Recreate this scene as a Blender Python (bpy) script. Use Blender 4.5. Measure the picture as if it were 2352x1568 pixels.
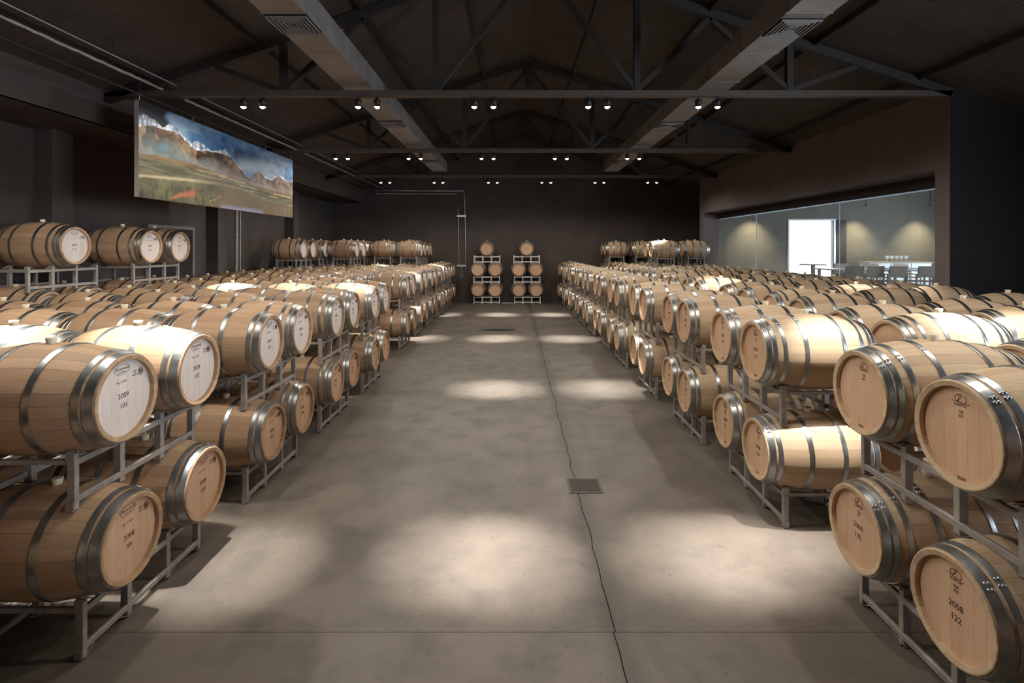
import bpy, math, random
import numpy as np
from mathutils import Vector, Matrix

random.seed(7)
PI = math.pi
for o in list(bpy.data.objects):
    bpy.data.objects.remove(o)
sc = bpy.context.scene
COL = sc.collection

# ------------------------------------------------------------------ camera, sky, exposure
F_PX, CX, CY, EYE = 1195.9, 1182.7, 569.5, 2.396
cam_d = bpy.data.cameras.new('camera')
cam_d.sensor_width = 36.0
cam_d.lens = F_PX / 2352 * 36.0
cam_d.shift_x = -(CX - 1176) / 2352
cam_d.shift_y = -(784 - CY) / 2352
cam_d.clip_end = 200
cam = bpy.data.objects.new('camera', cam_d)
cam.location = (0, 0, EYE)
cam.rotation_euler = (PI / 2, 0, 0)
COL.objects.link(cam)
sc.camera = cam

SKY = 26.0
world = bpy.data.worlds.new('world')
sc.world = world
world.use_nodes = True
bg = world.node_tree.nodes['Background']
bg.inputs[0].default_value = (0.74, 0.85, 1.0, 1)
bg.inputs[1].default_value = SKY

POOL_W, SPILL_W, WALL_W = 1650.0, 94.0, 620.0
LAMP_COL = (1.0, 0.98, 0.95)
SPILL_COL = (1.0, 0.94, 0.86)

sc.view_settings.view_transform = 'Standard'
sc.view_settings.look = 'None'
sc.view_settings.exposure = 0.0
sc.view_settings.gamma = 1.0
sc.view_settings.use_curve_mapping = False
cy = sc.cycles
cy.max_bounces = 7
cy.diffuse_bounces = 4
cy.glossy_bounces = 3
cy.transmission_bounces = 4
cy.transparent_max_bounces = 10
cy.sample_clamp_indirect = 4.0
cy.caustics_reflective = False
cy.caustics_refractive = False
cy.use_denoising = True


def portal(name, loc, rot, sx, sy):
    l = bpy.data.lights.new(name, 'AREA')
    l.shape = 'RECTANGLE'
    l.size, l.size_y = sx, sy
    l.cycles.is_portal = True
    o = bpy.data.objects.new(name, l)
    o.location, o.rotation_euler = loc, rot
    COL.objects.link(o)


# side gate (outside the frame), tasting room door and an added unseen opening let the daylight in
portal('gate_daylight', (9.35, -1.4, 1.9), (0, PI / 2, 0), 3.8, 4.4)
portal('added_opening_daylight', (17.1, 14.0, 2.3), (0, PI / 2, 0), 2.4, 5.0)
portal('door_daylight', (11.25, 19.85, 2.22), (-PI / 2, 0, 0), 1.7, 2.44)

# ------------------------------------------------------------------ materials
def srgb(r, g, b):
    f = lambda c: (c / 255 / 12.92) if c / 255 <= 0.04045 else ((c / 255 + 0.055) / 1.055) ** 2.4
    return (f(r), f(g), f(b), 1.0)


class NT:
    def __init__(s, name):
        s.m = bpy.data.materials.new(name)
        s.m.use_nodes = True
        s.t = s.m.node_tree
        s.bsdf = s.t.nodes['Principled BSDF']
        s.out = s.t.nodes['Material Output']

    def n(s, typ, **kw):
        nd = s.t.nodes.new(typ)
        for k, v in kw.items():
            setattr(nd, k, v)
        return nd

    def l(s, a, b):
        s.t.links.new(a, b)

    def val(s, sock, v):
        if hasattr(v, 'type') and hasattr(v, 'links'):
            s.l(v, sock)
        else:
            sock.default_value = v

    def math(s, op, a, b=0.0, c=0.0):
        nd = s.n('ShaderNodeMath', operation=op)
        s.val(nd.inputs[0], a)
        s.val(nd.inputs[1], b)
        s.val(nd.inputs[2], c)
        return nd.outputs[0]

    def mix(s, fac, a, b, blend='MIX'):
        nd = s.n('ShaderNodeMix', data_type='RGBA', blend_type=blend)
        s.val(nd.inputs[0], fac)
        s.val(nd.inputs[6], a)
        s.val(nd.inputs[7], b)
        return nd.outputs[2]

    def noise(s, vec, scale, detail=4.0, rough=0.55):
        nd = s.n('ShaderNodeTexNoise')
        if vec is not None:
            s.l(vec, nd.inputs['Vector'])
        nd.inputs['Scale'].default_value = scale
        nd.inputs['Detail'].default_value = detail
        nd.inputs['Roughness'].default_value = rough
        return nd.outputs['Fac']

    def ramp(s, fac, p0, p1):
        nd = s.n('ShaderNodeMapRange')
        s.val(nd.inputs[0], fac)
        nd.inputs[1].default_value = p0
        nd.inputs[2].default_value = p1
        return nd.outputs[0]

    def coords(s, scale=(1, 1, 1), rnd=0.0):
        tc = s.n('ShaderNodeTexCoord')
        mp = s.n('ShaderNodeMapping')
        mp.inputs['Scale'].default_value = scale
        s.l(tc.outputs['Object'], mp.inputs['Vector'])
        if rnd:
            oi = s.n('ShaderNodeObjectInfo')
            r = s.math('MULTIPLY', oi.outputs['Random'], rnd)
            cb = s.n('ShaderNodeCombineXYZ')
            for i in range(3):
                s.l(r, cb.inputs[i])
            s.l(cb.outputs[0], mp.inputs['Location'])
        return mp.outputs[0]

    def bump(s, h, dist, strength=1.0):
        b = s.n('ShaderNodeBump')
        b.inputs['Distance'].default_value = dist
        b.inputs['Strength'].default_value = strength
        s.l(h, b.inputs['Height'])
        s.l(b.outputs[0], s.bsdf.inputs['Normal'])

    def set(s, base=None, rough=None, metal=None, spec=None):
        if base is not None:
            s.val(s.bsdf.inputs['Base Color'], base)
        if rough is not None:
            s.val(s.bsdf.inputs['Roughness'], rough)
        if metal is not None:
            s.bsdf.inputs['Metallic'].default_value = metal
        if spec is not None:
            s.bsdf.inputs['Specular IOR Level'].default_value = spec
        return s.m


def tone(t):
    a = t.n('ShaderNodeAttribute', attribute_type='OBJECT', attribute_name='tone')
    return a.outputs['Fac']


def mat_wood(name, dark, light, staves=False, grain=(2.0, 34, 34)):
    t = NT(name)
    tn = tone(t)
    if staves:
        tc = t.n('ShaderNodeTexCoord')
        sp = t.n('ShaderNodeSeparateXYZ')
        t.l(tc.outputs['Object'], sp.inputs[0])
        an = t.math('ARCTAN2', sp.outputs[1], sp.outputs[2])
        ix = t.math('FLOOR', t.math('MULTIPLY_ADD', an, 28 / (2 * PI), 0.5))
        oi = t.n('ShaderNodeObjectInfo')
        cb = t.n('ShaderNodeCombineXYZ')
        t.l(ix, cb.inputs[0])
        t.l(t.math('MULTIPLY', oi.outputs['Random'], 91.0), cb.inputs[1])
        wn = t.n('ShaderNodeTexWhiteNoise', noise_dimensions='2D')
        t.l(cb.outputs[0], wn.inputs['Vector'])
        tn = t.math('MULTIPLY_ADD', wn.outputs['Value'], 0.34, t.math('SUBTRACT', tn, 0.17))
    v = t.coords(grain, 40.0)
    g = t.noise(v, 1.6, 5, 0.6)
    v2 = t.coords((grain[0] * 0.8, 3, 3), 17.0)
    b = t.noise(v2, 1.5, 3)
    f = t.math('ADD', t.math('MULTIPLY_ADD', g, 0.5, -0.25), t.math('MULTIPLY_ADD', b, 0.5, -0.25))
    f = t.math('ADD', tn, f)
    cl = t.n('ShaderNodeClamp')
    t.l(f, cl.inputs[0])
    c = t.mix(cl.outputs[0], dark, light)
    k = t.noise(t.coords((5, 60, 60), 23.0), 1.3, 2)
    c = t.mix(t.math('MULTIPLY', t.ramp(k, 0.66, 0.8), 0.35), c, srgb(96, 66, 44))
    t.bump(g, 0.0012, 0.5)
    return t.set(c, 0.62, spec=0.35)


def mat_metal(name, c0, c1, rough=0.36, metal=1.0, scale=9.0, rust=0.0):
    t = NT(name)
    v = t.coords((1, 1, 1), 30.0)
    n1 = t.noise(v, scale, 4)
    c = t.mix(t.ramp(n1, 0.3, 0.7), c0, c1)
    if rust:
        n2 = t.noise(v, 14.0, 5, 0.7)
        c = t.mix(t.math('MULTIPLY', t.ramp(n2, 0.62, 0.74), rust), c, srgb(110, 72, 44))
    r = t.math('MULTIPLY_ADD', t.noise(v, 22.0, 3), 0.22, rough - 0.1)
    return t.set(c, r, metal)


def mat_plain(name, c, rough=0.6, var=0.15, scale=6.0, metal=0.0, spec=0.4, bump=0.0):
    t = NT(name)
    v = t.coords((1, 1, 1), 11.0)
    n1 = t.noise(v, scale, 5)
    d = tuple(x * (1 - var) for x in c[:3]) + (1,)
    u = tuple(min(1, x * (1 + var)) for x in c[:3]) + (1,)
    if bump:
        t.bump(n1, bump, 0.6)
    return t.set(t.mix(t.ramp(n1, 0.3, 0.7), d, u), rough, metal, spec)


def mat_emit(name, c, s):
    t = NT(name)
    t.bsdf.inputs['Base Color'].default_value = (0.8, 0.8, 0.8, 1)
    t.bsdf.inputs['Emission Color'].default_value = c
    t.bsdf.inputs['Emission Strength'].default_value = s
    return t.m


def mat_floor():
    t = NT('polished_concrete')
    ge = t.n('ShaderNodeNewGeometry')
    P = ge.outputs['Position']
    def nz(scale, det=5, r=0.55):
        return t.noise(P, scale, det, r)
    big = nz(0.55, 4)
    mid = nz(2.6, 6, 0.62)
    sm = nz(24.0, 4)
    c = t.mix(t.ramp(big, 0.32, 0.68), srgb(106, 96, 86), srgb(128, 117, 106))
    c = t.mix(t.math('MULTIPLY', t.ramp(mid, 0.46, 0.74), 0.62), c, srgb(82, 76, 71))
    c = t.mix(t.math('MULTIPLY', t.ramp(sm, 0.6, 0.72), 0.4), c, srgb(66, 61, 57))
    sp = t.n('ShaderNodeSeparateXYZ')
    t.l(P, sp.inputs[0])
    # worn dark band along the long joint
    wob = t.math('MULTIPLY_ADD', nz(1.3, 4), 0.3, -0.15)
    dx = t.math('ABSOLUTE', t.math('ADD', t.math('SUBTRACT', sp.outputs[0], 0.62), wob))
    band = t.math('SUBTRACT', 1.0, t.ramp(dx, 0.0, 0.16))
    c = t.mix(t.math('MULTIPLY', band, 0.6), c, srgb(66, 60, 56))
    # an old wet stain across the far floor
    sy = t.math('ABSOLUTE', t.math('SUBTRACT', t.math('ADD', sp.outputs[1], t.math('MULTIPLY', sp.outputs[0], -0.45)), 15.6))
    st = t.math('MULTIPLY', t.math('SUBTRACT', 1.0, t.ramp(sy, 0.05, 0.35)), t.math('SUBTRACT', 1.0, t.ramp(t.math('ABSOLUTE', t.math('ADD', sp.outputs[0], 1.2)), 0.9, 1.6)))
    c = t.mix(t.math('MULTIPLY', st, 0.45), c, srgb(78, 68, 60))
    t.bump(sm, 0.0008, 0.4)
    r = t.math('MULTIPLY_ADD', mid, 0.3, 0.34)
    return t.set(c, r, spec=0.35)


M = {}
M['stave_l'] = mat_wood('oak_stave', srgb(140, 109, 83), srgb(199, 165, 130))
M['stave_r'] = mat_wood('pale_oak_stave', srgb(168, 139, 110), srgb(216, 189, 155))
M['body_l'] = mat_wood('oak_body', srgb(140, 109, 83), srgb(199, 165, 130), True)
M['body_r'] = mat_wood('pale_oak_body', srgb(168, 139, 110), srgb(216, 189, 155), True)
M['head'] = mat_wood('oak_head', srgb(180, 141, 110), srgb(221, 184, 151), grain=(20, 30, 2.0))
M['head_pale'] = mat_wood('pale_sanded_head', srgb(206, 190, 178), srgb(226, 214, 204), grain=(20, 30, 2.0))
M['hoop'] = mat_metal('galvanised_hoop', (0.32, 0.335, 0.335, 1), (0.52, 0.535, 0.53, 1), 0.35)
M['rack'] = mat_metal('galvanised_rack', srgb(146, 138, 130), srgb(178, 170, 162), 0.48, 0.3, 12.0, 0.5)
M['rack_lit'] = mat_metal('lit_galvanised_rack', srgb(214, 210, 204), srgb(232, 229, 224), 0.45, 0.15, 12.0)  # paler copy of the rack steel, light on the back stacks painted in
M['rivet'] = mat_metal('rivet_steel', (0.5, 0.5, 0.5, 1), (0.7, 0.7, 0.7, 1), 0.3)
M['bung'] = mat_plain('silicone_bung', srgb(226, 214, 186), 0.45, 0.05)
M['ink'] = mat_plain('brand_ink', srgb(58, 42, 32), 0.8, 0.1)
M['floor'] = mat_floor()
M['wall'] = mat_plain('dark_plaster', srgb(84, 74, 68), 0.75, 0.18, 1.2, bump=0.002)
M['wall_lit'] = mat_plain('lit_plaster', srgb(112, 101, 97), 0.75, 0.14, 1.2)  # lighter wall plaster, lamp light on the partition put into the colour
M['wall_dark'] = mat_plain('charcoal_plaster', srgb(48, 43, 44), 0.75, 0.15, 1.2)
M['steel'] = mat_plain('dark_painted_steel', srgb(50, 45, 41), 0.6, 0.12, 4.0)
M['chord'] = mat_plain('lit_steel_chord', srgb(86, 76, 69), 0.6, 0.12, 4.0)  # lighter than the webs, lamp light on the bottom chord painted in
M['wall_shaded'] = mat_plain('shaded_plaster', srgb(30, 28, 31), 0.8, 0.12, 1.2)  # shadow on the box end wall painted as near-black plaster
M['duct'] = mat_metal('duct_sheet', srgb(128, 122, 118), srgb(152, 146, 140), 0.5, 0.3, 3.0)
M['pipe'] = mat_metal('bright_pipe', (0.6, 0.6, 0.6, 1), (0.75, 0.75, 0.74, 1), 0.35)
M['foil'] = mat_metal('foil_lagging', (0.35, 0.35, 0.34, 1), (0.8, 0.8, 0.78, 1), 0.35, 0.9, 40.0)
M['black'] = mat_plain('black_rubber', srgb(28, 26, 26), 0.5, 0.1)
M['housing'] = mat_plain('black_enamel', srgb(34, 32, 31), 0.4, 0.1)
M['lens'] = mat_emit('lamp_lens', (1.0, 0.95, 0.87, 1), 40.0)
M['grate'] = mat_plain('grate_steel', srgb(92, 84, 76), 0.5, 0.2, 20.0, 0.3)
M['void'] = mat_plain('drain_void', srgb(16, 14, 13), 0.9, 0.1)
M['tasting_wall'] = mat_plain('khaki_plaster', srgb(104, 98, 86), 0.75, 0.16, 0.9)
M['timber'] = mat_wood('chair_timber', srgb(160, 142, 124), srgb(200, 184, 166))
M['white'] = mat_plain('white_lacquer', srgb(222, 220, 216), 0.4, 0.03)
M['carpet'] = mat_plain('grey_tasting_floor', srgb(120, 126, 140), 0.4, 0.08)
M['canvas_edge'] = mat_plain('canvas_edge', srgb(176, 160, 148), 0.8, 0.08)


def mat_glass():
    t = NT('window_glass')
    tr = t.n('ShaderNodeBsdfTransparent')
    tr.inputs[0].default_value = (0.86, 0.9, 0.9, 1)
    gl = t.n('ShaderNodeBsdfGlossy')
    gl.inputs['Roughness'].default_value = 0.03
    df = t.n('ShaderNodeBsdfDiffuse')
    df.inputs[0].default_value = (0.6, 0.66, 0.7, 1)
    fr = t.n('ShaderNodeFresnel')
    fr.inputs[0].default_value = 1.45
    m1 = t.n('ShaderNodeMixShader')
    ge = t.n('ShaderNodeNewGeometry')
    t.l(t.math('MULTIPLY', fr.outputs[0], t.math('SUBTRACT', 1.0, ge.outputs['Backfacing'])), m1.inputs[0])
    t.l(tr.outputs[0], m1.inputs[1])
    t.l(gl.outputs[0], m1.inputs[2])
    m2 = t.n('ShaderNodeMixShader')
    dust = t.noise(t.coords((1, 1, 1)), 1.5, 5)
    t.l(t.math('MULTIPLY', t.ramp(dust, 0.3, 0.8), 0.16), m2.inputs[0])
    t.l(m1.outputs[0], m2.inputs[1])
    t.l(df.outputs[0], m2.inputs[2])
    t.l(m2.outputs[0], t.out.inputs['Surface'])
    return t.m


M['glass'] = mat_glass()


def mat_tumbler():
    t = NT('drinking_glass')
    b = t.bsdf
    b.inputs['Base Color'].default_value = (0.9, 0.93, 0.95, 1)
    b.inputs['Roughness'].default_value = 0.05
    b.inputs['Alpha'].default_value = 0.4
    return t.m


M['tumbler'] = mat_tumbler()


def mat_caulk():
    t = NT('backlit_caulk')
    tl = t.n('ShaderNodeBsdfTranslucent')
    tl.inputs[0].default_value = (.9, .92, .95, 1)
    df = t.n('ShaderNodeBsdfDiffuse')
    df.inputs[0].default_value = (.85, .86, .88, 1)
    mx = t.n('ShaderNodeMixShader')
    mx.inputs[0].default_value = .35
    t.l(tl.outputs[0], mx.inputs[1])
    t.l(df.outputs[0], mx.inputs[2])
    t.l(mx.outputs[0], t.out.inputs['Surface'])
    return t.m


M['caulk'] = mat_caulk()


def mat_roof():
    t = NT('dark_roof_boards')
    ge = t.n('ShaderNodeNewGeometry')
    sp = t.n('ShaderNodeSeparateXYZ')
    t.l(ge.outputs['Position'], sp.inputs[0])
    fr = t.math('FRACT', t.math('MULTIPLY', sp.outputs[1], 1 / 0.22))
    gr = t.ramp(t.math('ABSOLUTE', t.math('SUBTRACT', fr, 0.5)), 0.5, 0.44)
    nz = t.noise(ge.outputs['Position'], 1.4, 5)
    c = t.mix(t.ramp(nz, 0.3, 0.7), srgb(60, 53, 48), srgb(78, 69, 62))
    t.bump(gr, 0.01, 0.8)
    return t.set(c, 0.7)


M['roof'] = mat_roof()

# ------------------------------------------------------------------ mesh helpers
class MB:
    def __init__(s):
        s.v, s.f, s.sm = [], [], []

    def quad_strip(s, rings, closed=False, smooth=False):
        """rings: list of equal-length vertex lists"""
        base = len(s.v)
        k = len(rings[0])
        for r in rings:
            s.v += [tuple(p) for p in r]
        for i in range(len(rings) - 1):
            for j in range(k if closed else k - 1):
                a = base + i * k + j
                b = base + i * k + (j + 1) % k
                s.f.append((a, b, b + k, a + k))
                s.sm.append(smooth)

    def poly(s, pts, smooth=False):
        b = len(s.v)
        s.v += [tuple(p) for p in pts]
        s.f.append(tuple(range(b, b + len(pts))))
        s.sm.append(smooth)

    def box(s, x0, x1, y0, y1, z0, z1, bev=0.0):
        if x0 > x1: x0, x1 = x1, x0
        if y0 > y1: y0, y1 = y1, y0
        if z0 > z1: z0, z1 = z1, z0
        if not bev:
            b = len(s.v)
            s.v += [(x, y, z) for z in (z0, z1) for y in (y0, y1) for x in (x0, x1)]
            for q in ((0, 2, 3, 1), (4, 5, 7, 6), (0, 1, 5, 4), (2, 6, 7, 3), (0, 4, 6, 2), (1, 3, 7, 5)):
                s.f.append(tuple(b + i for i in q))
                s.sm.append(False)
            return
        def ring(z, d):
            return [(x0 + d, y0, z), (x1 - d, y0, z), (x1, y0 + d, z), (x1, y1 - d, z), (x1 - d, y1, z), (x0 + d, y1, z), (x0, y1 - d, z), (x0, y0 + d, z)]
        def ins(z, d):
            return [(x0 + d, y0 + bev, z), (x1 - d, y0 + bev, z), (x1 - bev, y0 + d, z), (x1 - bev, y1 - d, z), (x1 - d, y1 - bev, z), (x0 + d, y1 - bev, z), (x0 + bev, y1 - d, z), (x0 + bev, y0 + d, z)]
        lo, hi = ins(z0, bev), ins(z1, bev)
        s.quad_strip([lo, ring(z0 + bev, bev), ring(z1 - bev, bev), hi], True)
        s.poly(lo[::-1])
        s.poly(hi)

    def beam(s, a, b, w, h, up=(0, 0, 1)):
        a, b = Vector(a), Vector(b)
        d = (b - a).normalized()
        u = Vector(up)
        if abs(d.dot(u)) > 0.99:
            u = Vector((0, 1, 0))
        r = d.cross(u).normalized()
        u = r.cross(d).normalized()
        def ring(p):
            return [p + r * (sx * w / 2) + u * (sz * h / 2) for sx, sz in ((-1, -1), (1, -1), (1, 1), (-1, 1))]
        A, B = ring(a), ring(b)
        s.quad_strip([A, B], True)
        s.poly(A[::-1])
        s.poly(B)

    def tube(s, pts, rad, seg=8, cap=True):
        P = [Vector(p) for p in pts]
        rings = []
        for i, p in enumerate(P):
            d = (P[min(i + 1, len(P) - 1)] - P[max(i - 1, 0)]).normalized()
            u = Vector((0, 0, 1)) if abs(d.z) < 0.9 else Vector((0, 1, 0))
            r = d.cross(u).normalized()
            u = r.cross(d)
            rr = rad(i) if callable(rad) else rad
            rings.append([p + (r * math.cos(2 * PI * k / seg) + u * math.sin(2 * PI * k / seg)) * rr for k in range(seg)])
        s.quad_strip(rings, True, True)
        if cap:
            s.poly(rings[0][::-1])
            s.poly(rings[-1])

    def lathe(s, prof, seg=24, axis='z', smooth=True):
        """prof: (radius, height) pairs"""
        rings = []
        for r, h in prof:
            ring = []
            for k in range(seg):
                a = 2 * PI * k / seg
                c, d = r * math.cos(a), r * math.sin(a)
                ring.append((c, d, h) if axis == 'z' else (h, c, d))
            rings.append(ring)
        s.quad_strip(rings, True, smooth)

    def disc(s, r, h, seg=24, axis='z'):
        s.poly([((r * math.cos(2 * PI * k / seg), r * math.sin(2 * PI * k / seg), h) if axis == 'z' else
                 (h, r * math.cos(2 * PI * k / seg), r * math.sin(2 * PI * k / seg))) for k in range(seg)])

    def sheet(s, prof, x0, x1, th=0.004):
        """bent sheet: prof is (y,z) polyline, extruded along x"""
        n = len(prof)
        off = []
        for i in range(n):
            a = Vector(prof[max(i - 1, 0)])
            b = Vector(prof[min(i + 1, n - 1)])
            d = (b - a).normalized()
            off.append((prof[i][0] + d.y * th, prof[i][1] - d.x * th))
        loop = list(prof) + off[::-1]
        A = [(x0, y, z) for y, z in loop]
        B = [(x1, y, z) for y, z in loop]
        s.quad_strip([A, B], True)
        for i in range(n - 1):
            for X, fl in ((x0, 0), (x1, 1)):
                q = [(X, *prof[i]), (X, *prof[i + 1]), (X, *off[i + 1]), (X, *off[i])]
                s.poly(q if fl else q[::-1])

    def mesh(s, name, mat):
        me = bpy.data.meshes.new(name)
        me.from_pydata(s.v, [], s.f)
        me.polygons.foreach_set('use_smooth', s.sm)
        if mat is not None:
            me.materials.append(mat)
        me.validate()
        me.update()
        return me


def link(name, data, parent=None, loc=None, rot=None):
    o = bpy.data.objects.new(name, data)
    if parent is not None:
        o.parent = parent
    if loc is not None:
        o.location = loc
    if rot is not None:
        o.rotation_euler = rot
    COL.objects.link(o)
    return o


def tag(o, label, cat, group=None, kind=None):
    o['label'] = label
    o['category'] = cat
    if group:
        o['group'] = group
    if kind:
        o['kind'] = kind
    return o


def thing(name, label, cat, loc=(0, 0, 0), rz=0.0, group=None):
    return tag(link(name, None, None, loc, (0, 0, rz)), label, cat, group)


def part(name, mb, mat, parent, loc=None, rot=None):
    return link(name, mb.mesh(name, mat), parent, loc, rot)


def struct(name, mb, mat, parent=None):
    o = link(name, mb.mesh(name, mat), parent)
    if parent is None:
        o['kind'] = 'structure'
    return o


def boxmb(*a, **k):
    m = MB()
    m.box(*a, **k)
    return m


ORD = ('first second third fourth fifth sixth seventh eighth ninth tenth eleventh twelfth thirteenth fourteenth fifteenth '
       'sixteenth seventeenth eighteenth nineteenth twentieth twenty-first twenty-second twenty-third twenty-fourth').split()

# ------------------------------------------------------------------ floor
YB = [-5.2, -0.7, 3.25, 7.21, 11.16, 15.1, 19.05, 23.25]
XB = [-8.15, -3.4, 0.62, 4.6, 9.25]
fl = struct('floor', boxmb(-8.2, 9.3, -5.25, 23.3, -0.3, -0.012), M['void'])
rj = random.Random(3)
edge = {}
for j in range(len(YB) - 1):
    n = 26
    edge[j] = [(0.62 + (rj.uniform(-0.012, 0.012) if 0 < i < n else 0) + 0.008 * math.sin(i * 0.9 + j), YB[j] + (YB[j + 1] - YB[j]) * i / n) for i in range(n + 1)]
G = 0.0035
for i in range(len(XB) - 1):
    for j in range(len(YB) - 1):
        x0, x1, y0, y1 = XB[i] + G, XB[i + 1] - G, YB[j] + .0017, YB[j + 1] - .0017
        left = [(x0, y1), (x0, y0)]
        right = [(x1, y0), (x1, y1)]
        if XB[i] == 0.62:
            left = [(p[0] + G, min(max(p[1], y0), y1)) for p in edge[j]][::-1]
        if XB[i + 1] == 0.62:
            right = [(p[0] - G, min(max(p[1], y0), y1)) for p in edge[j]]
        loop = right + left
        m = MB()
        m.poly([(x, y, 0.0) for x, y in loop])
        A = [(x, y, 0.0) for x, y in loop]
        B = [(x, y, -0.012) for x, y in loop]
        m.quad_strip([B, A], True)
        part('concrete_slab', m, M['floor'], fl)

# floor drain
dr = thing('floor_drain', 'square steel floor drain grate beside the long floor joint', 'drain', (0.70, 5.25, 0.0))
m = MB()
for a in ((-.165, .165, -.16, -.14), (-.165, .165, .14, .16), (-.165, -.145, -.14, .14), (.145, .165, -.14, .14)):
    m.box(a[0], a[1], a[2], a[3], 0.0, 0.006)
part('frame', m, M['grate'], dr)
part('pit', boxmb(-.15, .15, -.145, .145, 0.0005, 0.001), M['void'], dr)
bar = boxmb(-.145, .145, -.006, .006, 0.001, 0.006).mesh('grate_bar', M['grate'])
for k in range(12):
    link('grate_bar', bar, dr, (0, -.127 + k * .0231, 0))

# ------------------------------------------------------------------ shell
XL, XR, YF, YBK = -8.1, 9.2, -5.2, 23.2
APX, APZ, PITCH = 0.35, 7.3, 0.33
rz = lambda x: APZ - PITCH * abs(x - APX)
m = MB()
for xa, xb in ((XL - .3, APX), (APX, XR + .3)):
    m.quad_strip([[(xa, YF - .2, rz(xa)), (xb, YF - .2, rz(xb))], [(xa, YBK + .2, rz(xa)), (xb, YBK + .2, rz(xb))]])
    m.quad_strip([[(xa, YF - .2, rz(xa) + .15), (xb, YF - .2, rz(xb) + .15)], [(xa, YBK + .2, rz(xa) + .15), (xb, YBK + .2, rz(xb) + .15)]])
roof = struct('ceiling', m, M['roof'])

wl = struct('wall_left', boxmb(XL - .2, XL, YF, YBK + .2, 0, 4.9), M['wall'])
for y0 in (-1.6, 3.7, 8.75, 13.65, 18.3):
    part('pilaster', boxmb(XL, XL + .32, y0, y0 + .42, 0, 4.55), M['wall'], wl)
m = boxmb(XL, -6.72, YF, YBK, 4.4, 4.46)
m.box(-6.78, -6.7, YF, YBK, 4.4, 4.97)
part('fascia', m, M['wall'], wl)

m = MB()
m.poly([(XL - .2, YBK, 0), (XR + .2, YBK, 0), (XR + .2, YBK, rz(XR + .2) + .1), (APX, YBK, APZ + .1), (XL - .2, YBK, rz(XL - .2) + .1)])
m.poly([(XL - .2, YBK + .2, 0), (XR + .2, YBK + .2, 0), (XR + .2, YBK + .2, rz(XR + .2) + .1), (APX, YBK + .2, APZ + .1), (XL - .2, YBK + .2, rz(XL - .2) + .1)][::-1])
struct('wall_back', m, M['wall'])
m = MB()
m.box(XL - .2, XR + .2, YF - .15, YF, 0, 4.4)
m.poly([(XL - .2, YF, 4.4), (XR + .2, YF, 4.4), (APX, YF, APZ + .1)][::-1])
struct('wall_front', m, M['wall'])

# right hall wall with the side gate opening (outside the frame)
GY0, GY1, GZ = -3.6, 0.8, 3.8
m = MB()
m.box(XR, XR + .2, YF, GY0, 0, 5)
m.box(XR, XR + .2, GY1, 8.6, 0, 5)
m.box(XR, XR + .2, GY0, GY1, GZ, 5)
m.box(XR, XR + .2, 20.1, YBK + .2, 0, 5)
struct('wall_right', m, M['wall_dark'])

# tasting room box: partition wall with the long window
BX, BXG, BY0, BY1 = 7.15, 7.73, 8.57, 20.15
WY0, WY1, WZ0, WZ1 = 8.86, 19.72, 1.0, 3.72
m = MB()
m.box(BX, BXG + .1, BY0, BY1, 0, WZ0)
m.box(BX, BXG + .1, BY0, WY0, WZ0, WZ1)
m.box(BX, BXG + .1, WY1, BY1, WZ0, WZ1)
m.box(BX, BXG + .1, BY0, BY1, WZ1, 5.25)
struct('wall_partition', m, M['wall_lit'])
struct('wall_return', boxmb(BX + .01, 17, BY0 - .01, BY0 + .2, 0, 5.25), M['wall_shaded'])
wd = struct('window_1', boxmb(BXG - .04, BXG + .06, WY0, WY1, 3.5, WZ1), M['wall_dark'])
wd_y = [WY0, 12.40, 16.68, WY1]
for a, b in zip(wd_y[:-1], wd_y[1:]):
    part('pane', boxmb(BXG, BXG + .012, a + .006, b - .006, WZ0, 3.5), M['glass'], wd)
for y in wd_y[1:-1]:
    part('seal', boxmb(BXG - .003, BXG + .015, y - .0055, y + .0055, WZ0, 3.5), M['caulk'], wd)
part('caulk_line', boxmb(BXG + .014, BXG + .02, WY0, WY1, 3.47, 3.5), M['caulk'], wd)

# tasting room shell
TY = 19.75
DX0, DX1, DZ = 10.4, 12.1, 3.44
m = MB()
m.box(BXG + .1, DX0, TY, TY + .2, 1.0, 4.9)
m.box(DX1, 17, TY, TY + .2, 1.0, 4.9)
m.box(DX0, DX1, TY, TY + .2, DZ, 4.9)
m.box(16.8, 17, BY0 + .2, 11.5, 1.0, 4.9)
m.box(16.8, 17, 16.5, TY, 1.0, 4.9)
m.box(16.8, 17, 11.5, 16.5, 3.5, 4.9)  # above the unseen opening added to bring in daylight
struct('wall_tasting', m, M['tasting_wall'])
struct('floor_tasting', boxmb(BXG + .1, 17, BY0 + .2, TY + 3.0, .9, 1.0), M['carpet'])
struct('ceiling_tasting', boxmb(BXG + .1, 17, BY0 + .2, TY + .2, 4.88, 5.0), M['wall'])
d = struct('door_1', boxmb(DX0 - .06, DX0, TY - .03, TY + .05, 1.0, DZ + .06), M['white'])
part('door_frame', boxmb(DX1, DX1 + .06, TY - .03, TY + .05, 1.0, DZ + .06), M['white'], d)
part('door_head', boxmb(DX0, DX1, TY - .03, TY + .05, DZ, DZ + .06), M['white'], d)
part('sliding_leaf', boxmb(DX1 + .08, DX1 + .45, TY - .05, TY - .01, 1.0, DZ), M['wall_dark'], d)

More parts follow.
